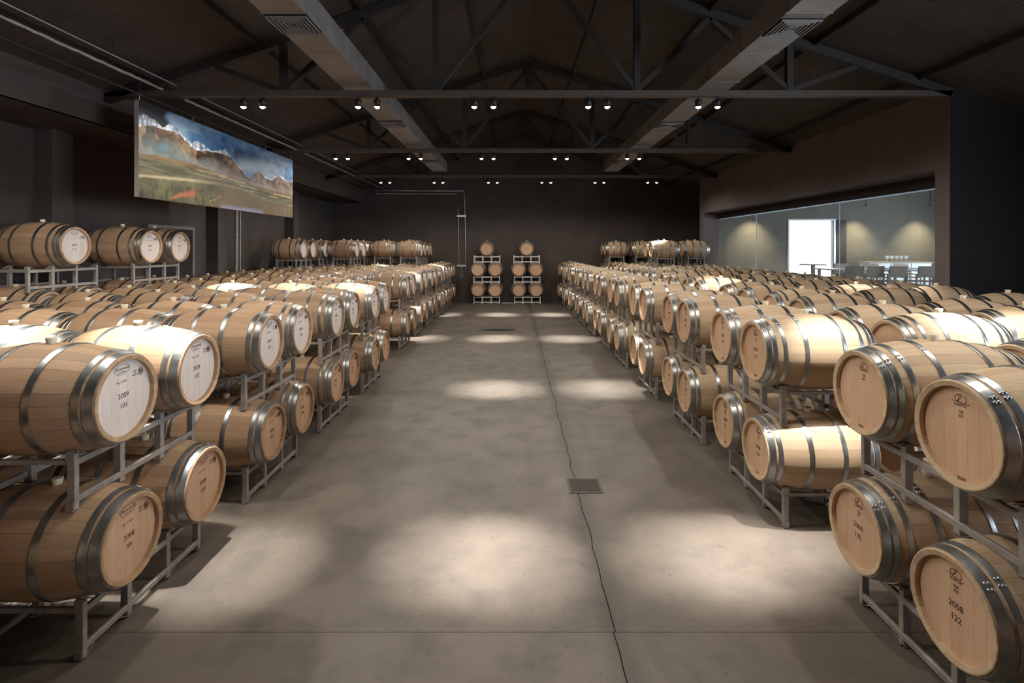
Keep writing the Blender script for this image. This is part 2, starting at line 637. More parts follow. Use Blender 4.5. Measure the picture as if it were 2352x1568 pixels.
# doors in the left and back walls
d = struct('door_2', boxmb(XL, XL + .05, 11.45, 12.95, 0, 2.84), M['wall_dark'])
for a in ((11.37, 11.45, 0, 2.92), (12.95, 13.03, 0, 2.92), (11.45, 12.95, 2.84, 2.92)):
    part('door_frame', boxmb(XL, XL + .09, *a), M['duct'], d)
d = struct('door_3', boxmb(-4.1, 2.27, YBK - .03, YBK, 0, 3.22), M['wall'])
part('rail', boxmb(-4.2, 2.4, YBK - .055, YBK - .03, 3.2, 3.27), M['wall'], d)
part('door_leaf', boxmb(-1.5, 1.34, YBK - .06, YBK - .03, 0, 2.9), M['wall'], d)

# ------------------------------------------------------------------ trusses
TRY = [-1.3, 3.65, 8.55, 13.5, 18.4]
NODE = [-6.2, -3.8, -1.3, 2.0, 4.5, 6.9]
def truss(y, k):
    t = thing('roof_truss', 'dark steel roof truss carrying spotlights, %s of the row from the back wall' % ORD[4 - k], 'truss', (0, y, 4.87), 0, 'roof trusses')
    z0 = 4.92
    x0, x1 = -6.95, (BX - .01 if BY0 - .3 < y < BY1 else 7.6)
    L = lambda mb, n: part(n, mb, M['chord' if n == 'bottom_chord' else 'steel'], t)
    def bm(a, b, w, h):
        q = MB()
        q.beam((a[0], 0, a[1] - 4.87), (b[0], 0, b[1] - 4.87), w, h)
        return q
    L(bm((x0, z0), (x1, z0), .13, .09), 'bottom_chord')
    L(bm((-6.7, rz(-6.7) - .13), (APX, APZ - .13), .13, .14), 'top_chord')
    L(bm((APX, APZ - .13), (x1, rz(x1) - .13), .13, .14), 'top_chord')
    for x in NODE:
        if x < x1 and rz(x) - .2 > z0:
            L(bm((x, z0 + .05), (x, rz(x) - .2), .1, .1), 'web_post')
    L(bm((APX, APZ - .75), (APX, APZ - .2), .16, .2), 'apex_plate')
    for x, u in ((-1.3, -2.5), (-1.3, APX), (2.0, APX), (2.0, 3.2), (-3.8, -2.5), (-3.8, -4.9), (4.5, 3.2), (4.5, 5.6)):
        L(bm((x, z0 + .05), (u, rz(u) - .2), .08, .08), 'web_diagonal')
for k, y in enumerate(TRY):
    if y > 0:
        truss(y, k)

# purlins
for i, x in enumerate((-5.9, -4.2, -2.5, -.8, 1.5, 3.2, 4.9, 6.6)):
    q = MB()
    q.beam((x, YF, rz(x) - .05), (x, YBK, rz(x) - .05), .06, .1)
    link('purlin', q.mesh('purlin', M['steel']), roof)

# ------------------------------------------------------------------ ducts
def duct(x0, x1, name_side, yend, vents):
    t = thing('air_duct', 'long rectangular sheet metal air duct above the %s side barrels' % name_side, 'duct', (0, 0, 5.05), 0, 'air ducts')
    ys = [-5.1]
    while ys[-1] < yend - 1.3:
        ys.append(ys[-1] + 1.22)
    ys[-1] = yend
    for a, b in zip(ys[:-1], ys[1:]):
        part('duct_section', boxmb(x0, x1, a + .004, b - .004, 0, .32, bev=.004), M['duct'], t)
        part('flange', boxmb(x0 - .012, x1 + .012, b - .012, b + .012, -.006, .332), M['duct'], t)
    xm = (x0 + x1) / 2
    for y in vents:
        v = part('diffuser', boxmb(x0 + .01, x1 - .01, y - .24, y + .24, -.02, 0), M['housing'], t)
        for q in range(5):
            r0 = .235 - q * .046
            mm = MB()
            zb = -.034 + q * .002
            for a in ((-r0, r0, -r0, -r0 + .014), (-r0, r0, r0 - .014, r0), (-r0, -r0 + .014, -r0 + .014, r0 - .014), (r0 - .014, r0, -r0 + .014, r0 - .014)):
                mm.box(xm + a[0], xm + a[1], y + a[2], y + a[3], zb, -.02)
            part('louvre_ring', mm, M['duct'], v)
duct(-2.86, -2.36, 'painting', 18.0, (1.2, 6.15, 11.1, 16.0))
duct(3.07, 3.58, 'window', 18.0, (1.2, 6.25, 11.2, 16.0))

# ------------------------------------------------------------------ pipes and trays on the left
for i, (a, b) in enumerate(((-3.0, 8.2), (8.75, 13.25), (13.75, 18.1), (18.6, 22.9))):
    t = thing('lagged_pipe', 'foil lagged pipe with thin companion, %s length from near end, painting side' % ORD[i], 'pipe', (-5.56, a, 4.9), 0, 'lagged pipe lengths')
    q = MB()
    n = int((b - a) * 12)
    rr = random.Random(i)
    q.tube([(rr.uniform(-.004, .004), (b - a) * k / n, rr.uniform(-.004, .004)) for k in range(n + 1)], lambda k: .026 + rr.uniform(-.004, .004), 8)
    part('lagging', q, M['foil'], t)
    q = MB()
    q.tube([(.14, 0, .1), (.14, b - a + .15, .1)], .013, 8)
    part('thin_pipe', q, M['pipe'], t)
    for y in np.arange(.6, b - a, 1.6):
        q = MB()
        q.tube([(0, y, .03), (0, y, rz(-5.56) - 4.9)], .006, 6)
        part('hanger_rod', q, M['steel'], t)
t = thing('hanging_rail', 'thin dark rail that carries the mountain painting', 'rail', (-5.62, -3, 4.7))
q = MB()
q.tube([(0, 0, 0), (0, 25.5, 0)], .017, 8)
part('rail_pipe', q, M['steel'], t)
for y in np.arange(1.0, 25, 2.45):
    q = MB()
    q.tube([(0, y, .017), (0, y, rz(-5.62) - 4.7)], .006, 6)
    part('hanger_rod', q, M['steel'], t)

# vertical silver pipes at the wall
t = thing('wall_pipes', 'pair of silver pipes rising up the wall under the painting', 'pipe', (-7.62, 14.25, 0))
for dx, r in ((0, .045), (.1, .02)):
    q = MB()
    q.tube([(dx, 0, 0), (dx, 0, 4.38)], r, 12)
    part('pipe', q, M['rack'], t)

# pipework on the back wall
zz = lambda py, Y=23.05: EYE + (CY - py) / F_PX * Y
xx = lambda px, Y=23.05: (px - CX) / F_PX * Y
t = thing('gas_pipework', 'thin steel pipework with brackets and valves on the back wall', 'pipework', (0, 23.1, 0))
q = MB()
q.tube([(xx(862), -.1, zz(438)), (xx(1065.5), 0, zz(438)), (xx(1067), 0, zz(470)), (xx(1070), 0, zz(617))], .018, 8)
part('pipe', q, M['pipe'], t)
q = MB()
q.tube([(xx(862), -.1, zz(436)), (xx(864), -.1, zz(445)), (xx(1047), 0, zz(445))], .028, 8)
part('pipe', q, M['pipe'], t)
q = MB()
q.tube([(xx(1052), 0, zz(475)), (xx(1054), 0, zz(610))], .012, 8)
part('pipe', q, M['pipe'], t)
for py in (496, 610):
    part('bracket', boxmb(xx(1049), xx(1071), -.05, .06, zz(py + 2.4), zz(py - 2.4), bev=.006), M['pipe'], t)
for px, y0, y1 in ((1056, 612, 640), (1059.5, 612, 646), (1063, 612, 636)):
    q = MB()
    q.tube([(xx(px), -.03, zz(y0)), (xx(px), -.03, zz(y1))], .011, 6)
    q.lathe([(.001, 0), (.024, .012), (.024, .03), (.001, .042)], 8)
    for i in range(len(q.v) - 32, len(q.v)):
        v = q.v[i]
        q.v[i] = (v[0] + xx(px), v[1] - .03, v[2] + zz(y1))
    part('valve', q, M['pipe'], t)

# ------------------------------------------------------------------ spotlights
hm = MB()
hm.lathe([(.02, .13), (.052, .12), (.055, .1), (.055, 0), (.05, 0), (.048, .02)], 16)
hm.disc(.02, .13, 16)
HOUS = hm.mesh('housing', M['housing'])
hm = MB()
hm.lathe([(.046, .016), (.043, .0), (.032, -.016), (.016, -.026), (.004, -.029)], 14)
LENS = hm.mesh('lens', M['lens'])
hm = MB()
hm.box(-.012, .012, -.012, .012, .13, .16)
STEM = hm.mesh('stem', M['housing'])
spot_d = bpy.data.lights.new('spot_beam', 'SPOT')
spot_d.energy, spot_d.color = POOL_W, LAMP_COL
spot_d.spot_size, spot_d.spot_blend, spot_d.shadow_soft_size = math.radians(19), 1.0, .03
spill_d = bpy.data.lights.new('spill_beam', 'SPOT')
spill_d.energy, spill_d.color = SPILL_W, SPILL_COL
spill_d.spot_size, spill_d.spot_blend, spill_d.shadow_soft_size = math.radians(172), 0.35, .05
spill_near = spill_d.copy()
spill_near.energy = SPILL_W * 1.3
spill_side = spill_d.copy()
spill_side.energy = SPILL_W * 3.0
ROWS = {3.65: [-4.3, -2.5, -.5, 1.4, 3.25, 4.7], 8.55: [-4.3, -2.42, -.51, 1.36, 3.17], 13.5: [-4.49, -2.6, -.71, 1.19, 3.07], 18.4: [-4.58, -2.7, -.78, 1.11, 2.99, 4.85]}
rl = random.Random(5)
AIM = {(0, 4, -1): (2.5, 4.4, .4), (0, 1, -1): (-2.78, 3.9, 1.7), (0, 1, 1): (-2.12, 3.95, 0), (0, 0, -1): (-4.1, 3.8, 1.7), (0, 0, 1): (-3.8, 3.9, 1.7), (0, 5, -1): (4.0, 4.7, 1.7), (0, 5, 1): (4.8, 4.75, 1.7),
       (1, 0, -1): (-4.85, 8.75, 1.7), (1, 0, 1): (-4.6, 8.8, 1.7), (1, 1, -1): (-3.75, 8.8, 1.7), (1, 1, 1): (-2.75, 8.8, 1.6), (1, 4, 1): (5.9, 8.3, 1.7), (1, 4, -1): (4.1, 10.5, 1.7)}
for ri, (y, xs) in enumerate(ROWS.items()):
    for pi_, x in enumerate(xs):
        for s in (-1, 1):
            lx = x + s * .157
            t = thing('spotlight', 'lit %s spotlight of %s pair from painting side under %s truss from near end' % ('first' if s < 0 else 'second', ORD[pi_], ORD[ri]), 'spotlight', (lx, y, 4.71), 0, 'ceiling spotlights')
            link('housing', HOUS, t)
            link('lens', LENS, t)
            link('stem', STEM, t)
            ax, ay, az = AIM.get((ri, pi_, s), (lx + s * .04 + (.2 if x > -2 else .05) + rl.uniform(-.06, .06), y + (.42 if ri == 0 else .28) + rl.uniform(-.06, .06), 0))
            dv = Vector((ax - lx, ay - y, az - 4.65))
            o = link('spot_beam', spot_d, t, (0, 0, -.06))
            o.rotation_mode = 'QUATERNION'
            o.rotation_quaternion = dv.to_track_quat('-Z', 'Y')
            if s < 0:
                link('spill_beam', spill_side if (ri, pi_) == (0, 0) else spill_near if ri == 0 else spill_d, t, (0, 0, -.06))

# ------------------------------------------------------------------ barrels
HL, RE, RB, NS = .475, .26, .334, 28
rr_ = lambda x: RE + (RB - RE) * (1 - (abs(x) / HL) ** 2.0)
CH = .029


def stave_cols(full):
    xs = [-HL + 2 * HL * i / 10 for i in range(11)]
    mb = MB()
    if full:
        ang = []
        for k in range(NS):
            for d_, dr_ in ((-.5, -.0012), (0, 0)):
                ang.append(((k + d_) * 2 * PI / NS, dr_))
    else:
        h = PI / NS - .0018
        ang = [(-h, -.0012), (0, 0), (h, -.0012)]
    P = lambda x, r, a: (x, r * math.sin(a), r * math.cos(a))
    mb.quad_strip([[P(x, rr_(x) + d_, a) for a, d_ in ang] for x in xs], full, True)
    for s in (-1, 1):
        x = s * HL
        rings = [[P(x, RE + d_, a) for a, d_ in ang], [P(x + s * .002, RE - .006, a) for a, _ in ang], [P(x - s * .004, RE - CH, a) for a, _ in ang]]
        r2 = [[P(x - s * .004, RE - CH, a) for a, _ in ang], [P(x - s * .047, RE - CH + .003, a) for a, _ in ang]]
        if s < 0:
            rings, r2 = [r[::-1] for r in rings], [r[::-1] for r in r2]
        mb.quad_strip(rings, full)
        mb.quad_strip(r2, full, True)
    return mb


def hoop_mesh(x0, x1):
    mb = MB()
    n = 40
    def ring(x, r):
        return [(x, r * math.sin(2 * PI * k / n), r * math.cos(2 * PI * k / n)) for k in range(n)]
    a, b = rr_(x0), rr_(x1)
    mb.quad_strip([ring(x0, a - .002), ring(x0, a + .003), ring(x0 + .003, a + .0042)], True)
    mb.quad_strip([ring(x0 + .003, a + .0042), ring((x0 + x1) / 2, rr_((x0 + x1) / 2) + .0045), ring(x1 - .003, b + .0042)], True, True)
    mb.quad_strip([ring(x1 - .003, b + .0042), ring(x1, b + .003), ring(x1, b - .002)], True)
    return mb.mesh('hoop', M['hoop'])


def hoop_set(spec):
    out = []
    for d0, w in spec:
        out.append((-HL + d0, hoop_mesh(-HL + d0, -HL + d0 + w)))
        out.append((HL - d0 - w, hoop_mesh(HL - d0 - w, HL - d0)))
    return out


HOOPS = {6: hoop_set(((.012, .05), (.078, .036), (.315, .04))), 8: hoop_set(((.01, .04), (.06, .032), (.135, .032), (.3, .034)))}
MESH = {}
for k in ('l', 'r'):
    mm = stave_cols(False).mesh('stave', M['stave_' + k])
    MESH['stave', k] = mm
    MESH['body', k] = stave_cols(True).mesh('body', M['body_' + k])
HX = HL - .037
RH = RE - CH + .002
def head_mb(s):
    mb = MB()
    n = 40
    pts = [(s * HX, RH * math.cos(2 * PI * k / n), RH * math.sin(2 * PI * k / n)) for k in range(n)]
    mb.poly(pts if s > 0 else pts[::-1])
    return mb.mesh('head', M['head'])
MESH['head', 1], MESH['head', -1] = head_mb(1), head_mb(-1)
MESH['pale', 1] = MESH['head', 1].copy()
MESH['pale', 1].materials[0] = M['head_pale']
BW = 2 * RH / 7
def board(i):
    y0, y1 = -RH + i * BW + .0004, -RH + (i + 1) * BW - .0004
    ys = [y0 + (y1 - y0) * q / 4 for q in range(5)]
    z = lambda y: math.sqrt(max(RH * RH - y * y, 1e-8))
    loop = [(y, -z(y)) for y in ys] + [(y, z(y)) for y in ys[::-1]]
    mb = MB()
    A = [(HX + .001, y, z_) for y, z_ in loop]
    B = [(HX + .005, y, z_) for y, z_ in loop]
    mb.quad_strip([A, B], True)
    mb.poly(B)
    return mb.mesh('head_board', M['head'])
BOARDS = [board(i) for i in range(7)]
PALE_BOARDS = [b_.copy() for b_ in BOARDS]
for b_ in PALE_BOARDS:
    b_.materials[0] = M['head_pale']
mb = MB()
mb.lathe([(.025, RB - .012), (.027, RB + .01), (.032, RB + .033), (.029, RB + .036)], 16)
mb.disc(.029, RB + .036, 16)
BUNG = mb.mesh('bung', M['bung'])
mb = MB()
mb.lathe([(.009, 0), (.008, .003), (.004, .0055), (.0006, .006)], 8)
RIVET = mb.mesh('rivet', M['rivet'])

TEXTS = {}
def text_data(s, size):
    key = (s, size)
    if key not in TEXTS:
        c = bpy.data.curves.new('stamp', 'FONT')
        c.body = s
        c.size = size
        c.align_x = 'CENTER'
        c.align_y = 'CENTER'
        c.extrude = .0004
        c.resolution_u = 3
        c.materials.append(M['ink'])
        o = bpy.data.objects.new('stamp', c)
        COL.objects.link(o)
        bpy.context.view_layer.update()
        TEXTS[key] = bpy.data.meshes.new_from_object(o.evaluated_get(bpy.context.evaluated_depsgraph_get()))
        bpy.data.objects.remove(o)
        bpy.data.curves.remove(c)
    return TEXTS[key]
def curve_ring(pts_list, bev=.0011):
    q = MB()
    for pts in pts_list:
        q.tube([(HX + .0062, a, b) for a, b in pts], bev, 4, False)
    return q.mesh('logo', M['ink'])
ell = lambda cx_, cz_, a, b, n=28: [(cx_ + a * math.cos(2 * PI * k / n), cz_ + b * math.sin(2 * PI * k / n)) for k in range(n + 1)]
LOGO_OVAL = curve_ring([ell(-.005, .175, .065, .032), ell(-.005, .175, .06, .0275)], .0006)
LOGO_CERT = curve_ring([ell(.148, .125, .02, .024), ell(.148, .125, .012, .016), ell(.148, .125, .006, .009)], .0018)
sw = [(-.075, .15), (-.05, .143), (-.03, .15), (-.005, .17), (.015, .19), (.006, .202), (-.008, .19), (-.014, .165), (-.02, .144), (0, .15), (.03, .142), (.06, .135), (.08, .145)]
k7 = lambda L_: [(a * .66, .17 + (b - .17) * .66) for a, b in L_]
LOGO_SWIRL = curve_ring([k7(ell(.006, .17, .05, .034)), k7(sw)], .0012)


def put_text(head, s, size, y, z):
    link('stamp', text_data(s, size), head, (HX + .0056, y, z), (PI / 2, 0, PI / 2))


def stamp(head, kind, year, num, extra):
    if kind == 'l':
        link('logo', LOGO_OVAL, head)
        link('logo', LOGO_CERT, head)
        put_text(head, 'Taransaud', .026, -.005, .18)
        put_text(head, 'TONNELLERIE', .009, -.005, .158)
        put_text(head, 'CHENE\nDE\nFRANCE', .012, .1, .125)
        put_text(head, 'No 11 MT+', .018, -.008, .098)
    else:
        link('logo', LOGO_SWIRL, head)
        put_text(head, 'DEMPTOS', .016, 0, .138)
        put_text(head, 'GR\nMT', .023, .004, .095)
    if year:
        put_text(head, year, .044, 0, .012)
    if num:
        put_text(head, num, .044, 0, -.05)
    if extra:
        put_text(head, extra, .026, -.005, -.222)


rb = random.Random(21)
CZ = .61      # barrel axis above the foot of its own rack


def barrel(xc, yc, zc, rz_, side, label, group, near=False, hoops=6, marks=None, faced=True, base=None, scale=1.0, pale=False):
    t = thing('oak_barrel', label, 'barrel', (xc, yc, zc - RB * scale), rz_, group)
    if scale != 1.0:
        t.scale = (scale,) * 3
    up = (0, 0, RB)
    tn = (rb.uniform(.3, .75) if base is None else base)
    tilt = rb.uniform(-.06, .06)
    if near:
        for k in range(NS):
            o = link('stave', MESH['stave', side], t, up, (2 * PI * k / NS, 0, 0))
            o['tone'] = tn + rb.uniform(-.2, .2)
    else:
        o = link('body', MESH['body', side], t, up)
        o['tone'] = tn
    for hx, hmesh in HOOPS[hoops]:
        h = link('hoop', hmesh, t, up)
        if near == 2 and hx > 0:
            a0 = .25
            for dx in (.012, .028):
                for da in (-.05, .05):
                    a = a0 + da + hx
                    r = rr_(hx + dx) + .0042
                    link('rivet', RIVET, h, (hx + dx, r * math.sin(a), r * math.cos(a)), (-a, 0, 0))
    for s in (1, -1):
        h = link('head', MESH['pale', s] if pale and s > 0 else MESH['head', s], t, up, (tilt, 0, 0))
        h['tone'] = tn + .1
        if s > 0 and near and faced:
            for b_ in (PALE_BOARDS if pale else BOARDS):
                o = link('head_board', b_, h)
                o['tone'] = tn + .05 + rb.uniform(-.16, .16)
            if marks:
                stamp(h, *marks)
    link('bung', BUNG, t, up)
    return t


# ------------------------------------------------------------------ racks
RL, RW, RH_ = 1.131, .63, .352
def rack_meshes():
    out = []
    hy, hx = RL / 2, RW / 2
    A = lambda n, mb: out.append((n, mb.mesh(n, M['rack'])))
    for s in (1, -1):
        x0, x1 = (hx - .025, hx) if s > 0 else (-hx, -hx + .025)
        A('top_rail', boxmb(x0, x1, -hy + .03, hy - .03, .265, .303, bev=.003))
        A('bottom_rail', boxmb(x0, x1, -hy + .03, hy - .03, .049, .087, bev=.003))
        for e in (1, -1):
            A('end_post', boxmb(s * hx - s * .045, s * hx + s * .002, e * hy - e * .034, e * hy, .012, .34, bev=.003))
            A('post', boxmb(s * (hx - .052), s * (hx - .002), e * .19 - .02, e * .19 + .02, .012, .34, bev=.003))
        xa, xb = s * (hx - .05), s * (hx - .004)
        for e in (1, -1):
            for mir in (0, 1):
                Z = (lambda z: RH_ - z) if mir else (lambda z: z)
                end = [(e * (hy + .001), Z(.295)), (e * (hy + .001), Z(.345)), (e * (hy - .006), Z(.352)), (e * .545, Z(.352)), (e * .47, Z(.310))]
                inn = [(e * .168, Z(.295)), (e * .168, Z(.345)), (e * .175, Z(.352)), (e * .195, Z(.352)), (e * .27, Z(.310))]
                for pr in (end, inn):
                    q = MB()
                    q.sheet(pr, min(xa, xb), max(xa, xb), .0035)
                    A('saddle', q)
    for e in (1, -1):
        for yy in (e * .545, e * .19):
            A('cross_bar', boxmb(-hx + .04, hx - .04, yy - .014, yy + .014, .27, .3, bev=.003))
    return out
RACK = rack_meshes()
RACK_FAR = [p for p in RACK if p[0] != 'saddle']
RACK_BACK = []
for n_, me_ in RACK:
    c_ = me_.copy()
    c_.materials[0] = M['rack_lit']
    RACK_BACK.append((n_, c_))


def rack(xc, yc, zb, rz_, label, group, full=True, scale=1.0):
    t = thing('barrel_rack', label, 'rack', (xc, yc, zb), rz_, group)
    if scale != 1.0:
        t.scale = (scale,) * 3
    for n, me in (RACK_BACK if full == 2 else RACK if full else RACK_FAR):
        link(n, me, t)
    return t


PT = .868
GB = {'l': 'oak barrels stacked on the painting side', 'r': 'oak barrels stacked on the window side', 'b': 'oak barrels stacked against the back wall'}
GR = {'l': 'steel racks on the painting side', 'r': 'steel racks on the window side', 'b': 'steel racks against the back wall'}
SIDE = {'l': 'painting side', 'r': 'window side'}
TIER = ['bottom-tier', 'middle-tier', 'top-tier']
ROWN = ['aisle row', 'second row from aisle', 'third row from aisle', 'fourth row from aisle', 'fifth row from aisle']
NEARY = 9.6
hidden = []

MARKS = {('l', 0, 1, 0): ('l', '2009', '101', None), ('l', 0, 1, 1): ('l', '2009', '102', None), ('l', 0, 0, 2): ('l', '2008', '99', None), ('l', 0, 0, 3): ('l', '2008', '100', None),
         ('r', 0, 1, 0): ('r', None, None, '2009'), ('r', 0, 1, 1): ('r', None, None, '2009'), ('r', 0, 0, 0): ('r', '2008', '122', None), ('r', 0, 0, 1): ('r', '2008', '135', None)}
SPECIAL = {('l', 0, 1, 0): 'oak barrel stamped 2009 and 101 on pale head, middle tier by the aisle',
           ('l', 0, 1, 1): 'brightly lit oak barrel stamped 2009 and 102, middle tier by the aisle',
           ('l', 0, 0, 2): 'oak barrel stamped 2008 and 99, third of the bottom tier, painting side of aisle',
           ('l', 0, 0, 3): 'oak barrel stamped 2008 and 100, fourth of the bottom tier, painting side of aisle',
           ('r', 0, 0, 0): 'oak barrel stamped 2008 and 122, nearest of the bottom tier, window side of aisle',
           ('r', 0, 0, 1): 'oak barrel stamped 2008 and 135, second of the bottom tier, window side of aisle'}
num = [103]


def stack(side, row, idx, xc, y0, tiers, counter, tier3=None, scale=1.0, dx2=0.0):
    """one column of racks; tiers = list of bools (build as individual)"""
    yc = y0 + RL * scale / 2
    rz_ = 0.0 if side == 'l' else PI
    for t, show in enumerate(tiers):
        zb = PT * t * scale
        jx = (dx2 if t == 1 else 0) + rb.uniform(-.012, .012) + (tier3 if (t == 2 and isinstance(tier3, float)) else 0)
        jy = rb.uniform(-.015, .015) if t else 0
        if not show:
            hidden.append((xc, yc, zb))
            continue
        nm = ORD[counter[t]]
        lab = '%s grey steel rack, %s, %s, %s from the near end' % (TIER[t], SIDE[side], ROWN[row], nm)
        rack(xc + jx, yc + jy, zb, 0, lab, GR[side], full=(y0 < 12 or t == 2), scale=scale)
        counter[t] += 1
        single = (t == 2 and tier3 == 'single')
        for j, dy in enumerate((0,) if single else (-.37, .37)):
            yb = yc + jy + dy * scale
            key = (side, row, t, counter[t + 3], )
            near = 0
            if yb < NEARY:
                near = 2 if (row == 0 and yb < 6.2) else 1
            lb = SPECIAL.get(key) or '%s oak barrel, %s, %s, %s from the near end' % (TIER[t], SIDE[side], ROWN[row], ORD[counter[t + 3]])
            mk = None
            if near and (row == 0 or t == 2):
                if key in MARKS:
                    mk = MARKS[key]
                else:
                    mk = (side, '2009' if t else '2008', str(num[0]), '2009' if side == 'r' else None)
                    num[0] += 1
            hoops = 6
            if side == 'l' and (t == 2 or (row == 0 and 6.5 < yb < 8) or rb.random() < .3):
                hoops = 8
            if side == 'r' and rb.random() < .25:
                hoops = 8
            zc = zb + (CZ + (.012 if single else 0)) * scale
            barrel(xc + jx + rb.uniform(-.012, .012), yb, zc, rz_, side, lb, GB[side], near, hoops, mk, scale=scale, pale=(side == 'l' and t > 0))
            counter[t + 3] += 1


# painting side (left)
LROW = [-2.83, -3.80, -4.76, -5.72, -6.67]
LST = [1.17, 3.02, 4.87, 6.775, 8.574, 10.4, 12.2, 14.05, 15.9, 17.8, 19.4, 20.95]
LST4 = [1.17, 3.02, 4.95, 6.94, 8.53, 10.4, 12.2, 13.9, 15.6, 17.45, 19.3, 20.95]
T3L = {(4, 3): 'single', (4, 4): True, (4, 8): True, (4, 9): True, (3, 9): True, (3, 10): True, (2, 10): True, (1, 10): True, (1, 11): True}
for row in range(5):
    cnt = [0] * 6
    for k, y0 in enumerate(LST4 if row == 4 else LST):
        if row == 0 and k == 5:
            continue
        x = LROW[row] - (.18 if k > 5 else 0)
        low = row == 0 or (row == 1 and 0 < k < 6)
        t3 = T3L.get((row, k))
        tiers = [low, k > 0] + ([True] if t3 else [])
        scale = 1.03 if (row == 4 and k in (3, 4)) else 1.0
        if scale > 1:
            x = {3: -6.82, 4: -6.58}[k]
        elif row == 4:
            x = min(x, -6.67)
        stack('l', row, k, x, y0, tiers, cnt, t3, scale, -.03 if (row == 0 and k == 1) else 0)
# window side (right)
RST = [[2.386, 4.45, 6.33, 8.25, 10.29, 12.2, 14.1, 15.95, 17.8, 19.7, 21.5],
       [2.6, 4.55, 6.57, 8.16, 10.2, 12.2, 14.1, 15.95, 17.8, 19.7, 21.5],
       [5.13, 7.54, 9.4, 11.2, 13.0, 14.8, 16.5, 18.3, 19.9, 21.5],
       [5.9, 8.0, 9.9, 11.7, 13.5, 15.3, 17.1, 19.0]]
def RX(row, y):
    if row == 0: return 2.36 - .0152 * y + .315
    if row == 1: return 3.86 if y < 6 else (4.13 if y < 12 else 4.2)
    if row == 2: return 5.22 if y < 6 else (5.56 if y < 12 else 5.3)
    return 6.5 if y < 7 else 6.62
T3R = {(1, 10): True, (2, 9): True, (2, 7): True, (3, 7): True}
for row in range(4):
    cnt = [0] * 6
    for k, y0 in enumerate(RST[row]):
        t3 = T3R.get((row, k))
        low = row == 0 or (row == 1 and k < 4)
        stack('r', row, k, RX(row, y0), y0, [low, True] + ([True] if t3 else []), cnt, t3)

# back wall stacks, heads to the room
for i, (xc, nm) in enumerate(((-1.21, 'nearer the pipework'), (.533, 'nearer the window side'))):
    for t in range(3):
        x = xc + ((0, -.01, -.03)[t] if i else (0, 0, .01)[t])
        rack(x, 22.55, PT * t, -PI / 2, '%s bright steel rack of the back wall stack %s' % (TIER[t], nm), GR['b'], 2)
        for j, dx in enumerate((0,) if t == 2 else (-.37, .37)):
            w = '' if t == 2 else ('pipework side ' if j == 0 else 'window side ')
            barrel(x + dx, 22.55, PT * t + CZ + (.012 if t == 2 else 0), -PI / 2, 'l', '%s %soak barrel, round head facing, back wall stack %s' % (TIER[t], w, nm), GB['b'], 0, 6)

# the lower tier of the inner rows, plus added unseen stacks that cast shade
for x_ in (2.68, 3.86, 5.2, 6.5):
    for y_ in (.98, -.85):
        hidden += [(x_, y_, 0.0), (x_, y_, PT)]  # unseen stacks beside the camera, added to shade the opposite bottom-tier heads
hb = MB()
for (xc, yc, zb) in hidden:
    for dy in (-.37, .37):
        b0 = len(hb.v)
        hb.lathe([(.001, -HL + .05), (.238, -HL + .05), (.24, -HL), (.264, -HL), (.315, -.24), (.334, 0), (.315, .24), (.264, HL), (.24, HL), (.238, HL - .05), (.001, HL - .05)], 18, 'x')
        for q in range(b0, len(hb.v)):
            v = hb.v[q]
            hb.v[q] = (v[0] + xc, v[1] + yc + dy, v[2] + zb + CZ)
o = link('barrel_stock', hb.mesh('barrel_stock', M['body_l']))
tag(o, 'packed oak barrels under the inner rows, with added unseen stacks near camera', 'barrels', None, 'stuff')
hb = MB()
for (xc, yc, zb) in hidden:
    for s in (-1, 1):
        for z in (.27, .054):
            hb.box(xc + s * .3 - .0125, xc + s * .3 + .0125, yc - .53, yc + .53, zb + z, zb + z + .03)
        for y in (-.545, -.19, .19, .545):
            hb.box(xc + s * .295 - .02, xc + s * .295 + .02, yc + y - .017, yc + y + .017, zb, zb + .35)
    for y in (-.545, -.19, .19, .545):
        hb.box(xc - .28, xc + .28, yc + y - .014, yc + y + .014, zb + .27, zb + .298)
o = link('rack_stock', hb.mesh('rack_stock', M['rack']))
tag(o, 'packed steel racks under the inner rows, with added unseen stacks near camera', 'racks', None, 'stuff')

# ------------------------------------------------------------------ painting
PX, PY0, PY1, PZ0, PZ1 = -5.6, 7.75, 13.12, 3.16, 4.605
pt = thing('landscape_painting', 'wide mountain landscape painting on unframed canvas hung from the rail', 'painting', (PX, PY0, PZ0))
NU, NV = 420, 150
U, V = np.meshgrid(np.linspace(0, 1, NU), np.linspace(0, 1, NV))
Yw = PY0 + U * (PY1 - PY0)
Zw = PZ0 + V * (PZ1 - PZ0)
# picture-plane guide coordinates used to lay the motif out on the canvas
gx = (CX + F_PX * PX / Yw - 300) * 4.9
gy = (CY - F_PX * (Zw - EYE) / Yw - 200) * 4.9


def vnoise(x, y, seed):
    r = np.random.RandomState(seed)
    T = r.rand(64, 64)
    xi, yi = np.floor(x).astype(int), np.floor(y).astype(int)
    fx, fy = x - xi, y - yi
    fx, fy = fx * fx * (3 - 2 * fx), fy * fy * (3 - 2 * fy)
    g = lambda a, b: T[a % 64, b % 64]
    return (g(xi, yi) * (1 - fx) + g(xi + 1, yi) * fx) * (1 - fy) + (g(xi, yi + 1) * (1 - fx) + g(xi + 1, yi + 1) * fx) * fy


def fbm(x, y, seed, o=4):
    s, a, t_ = 0, .5, 0
    for k in range(o):
        s = s + a * vnoise(x * 2 ** k, y * 2 ** k, seed + k)
        t_ += a
        a *= .55
    return s / t_


def C(r, g, b):
    return np.array(srgb(r, g, b)[:3])


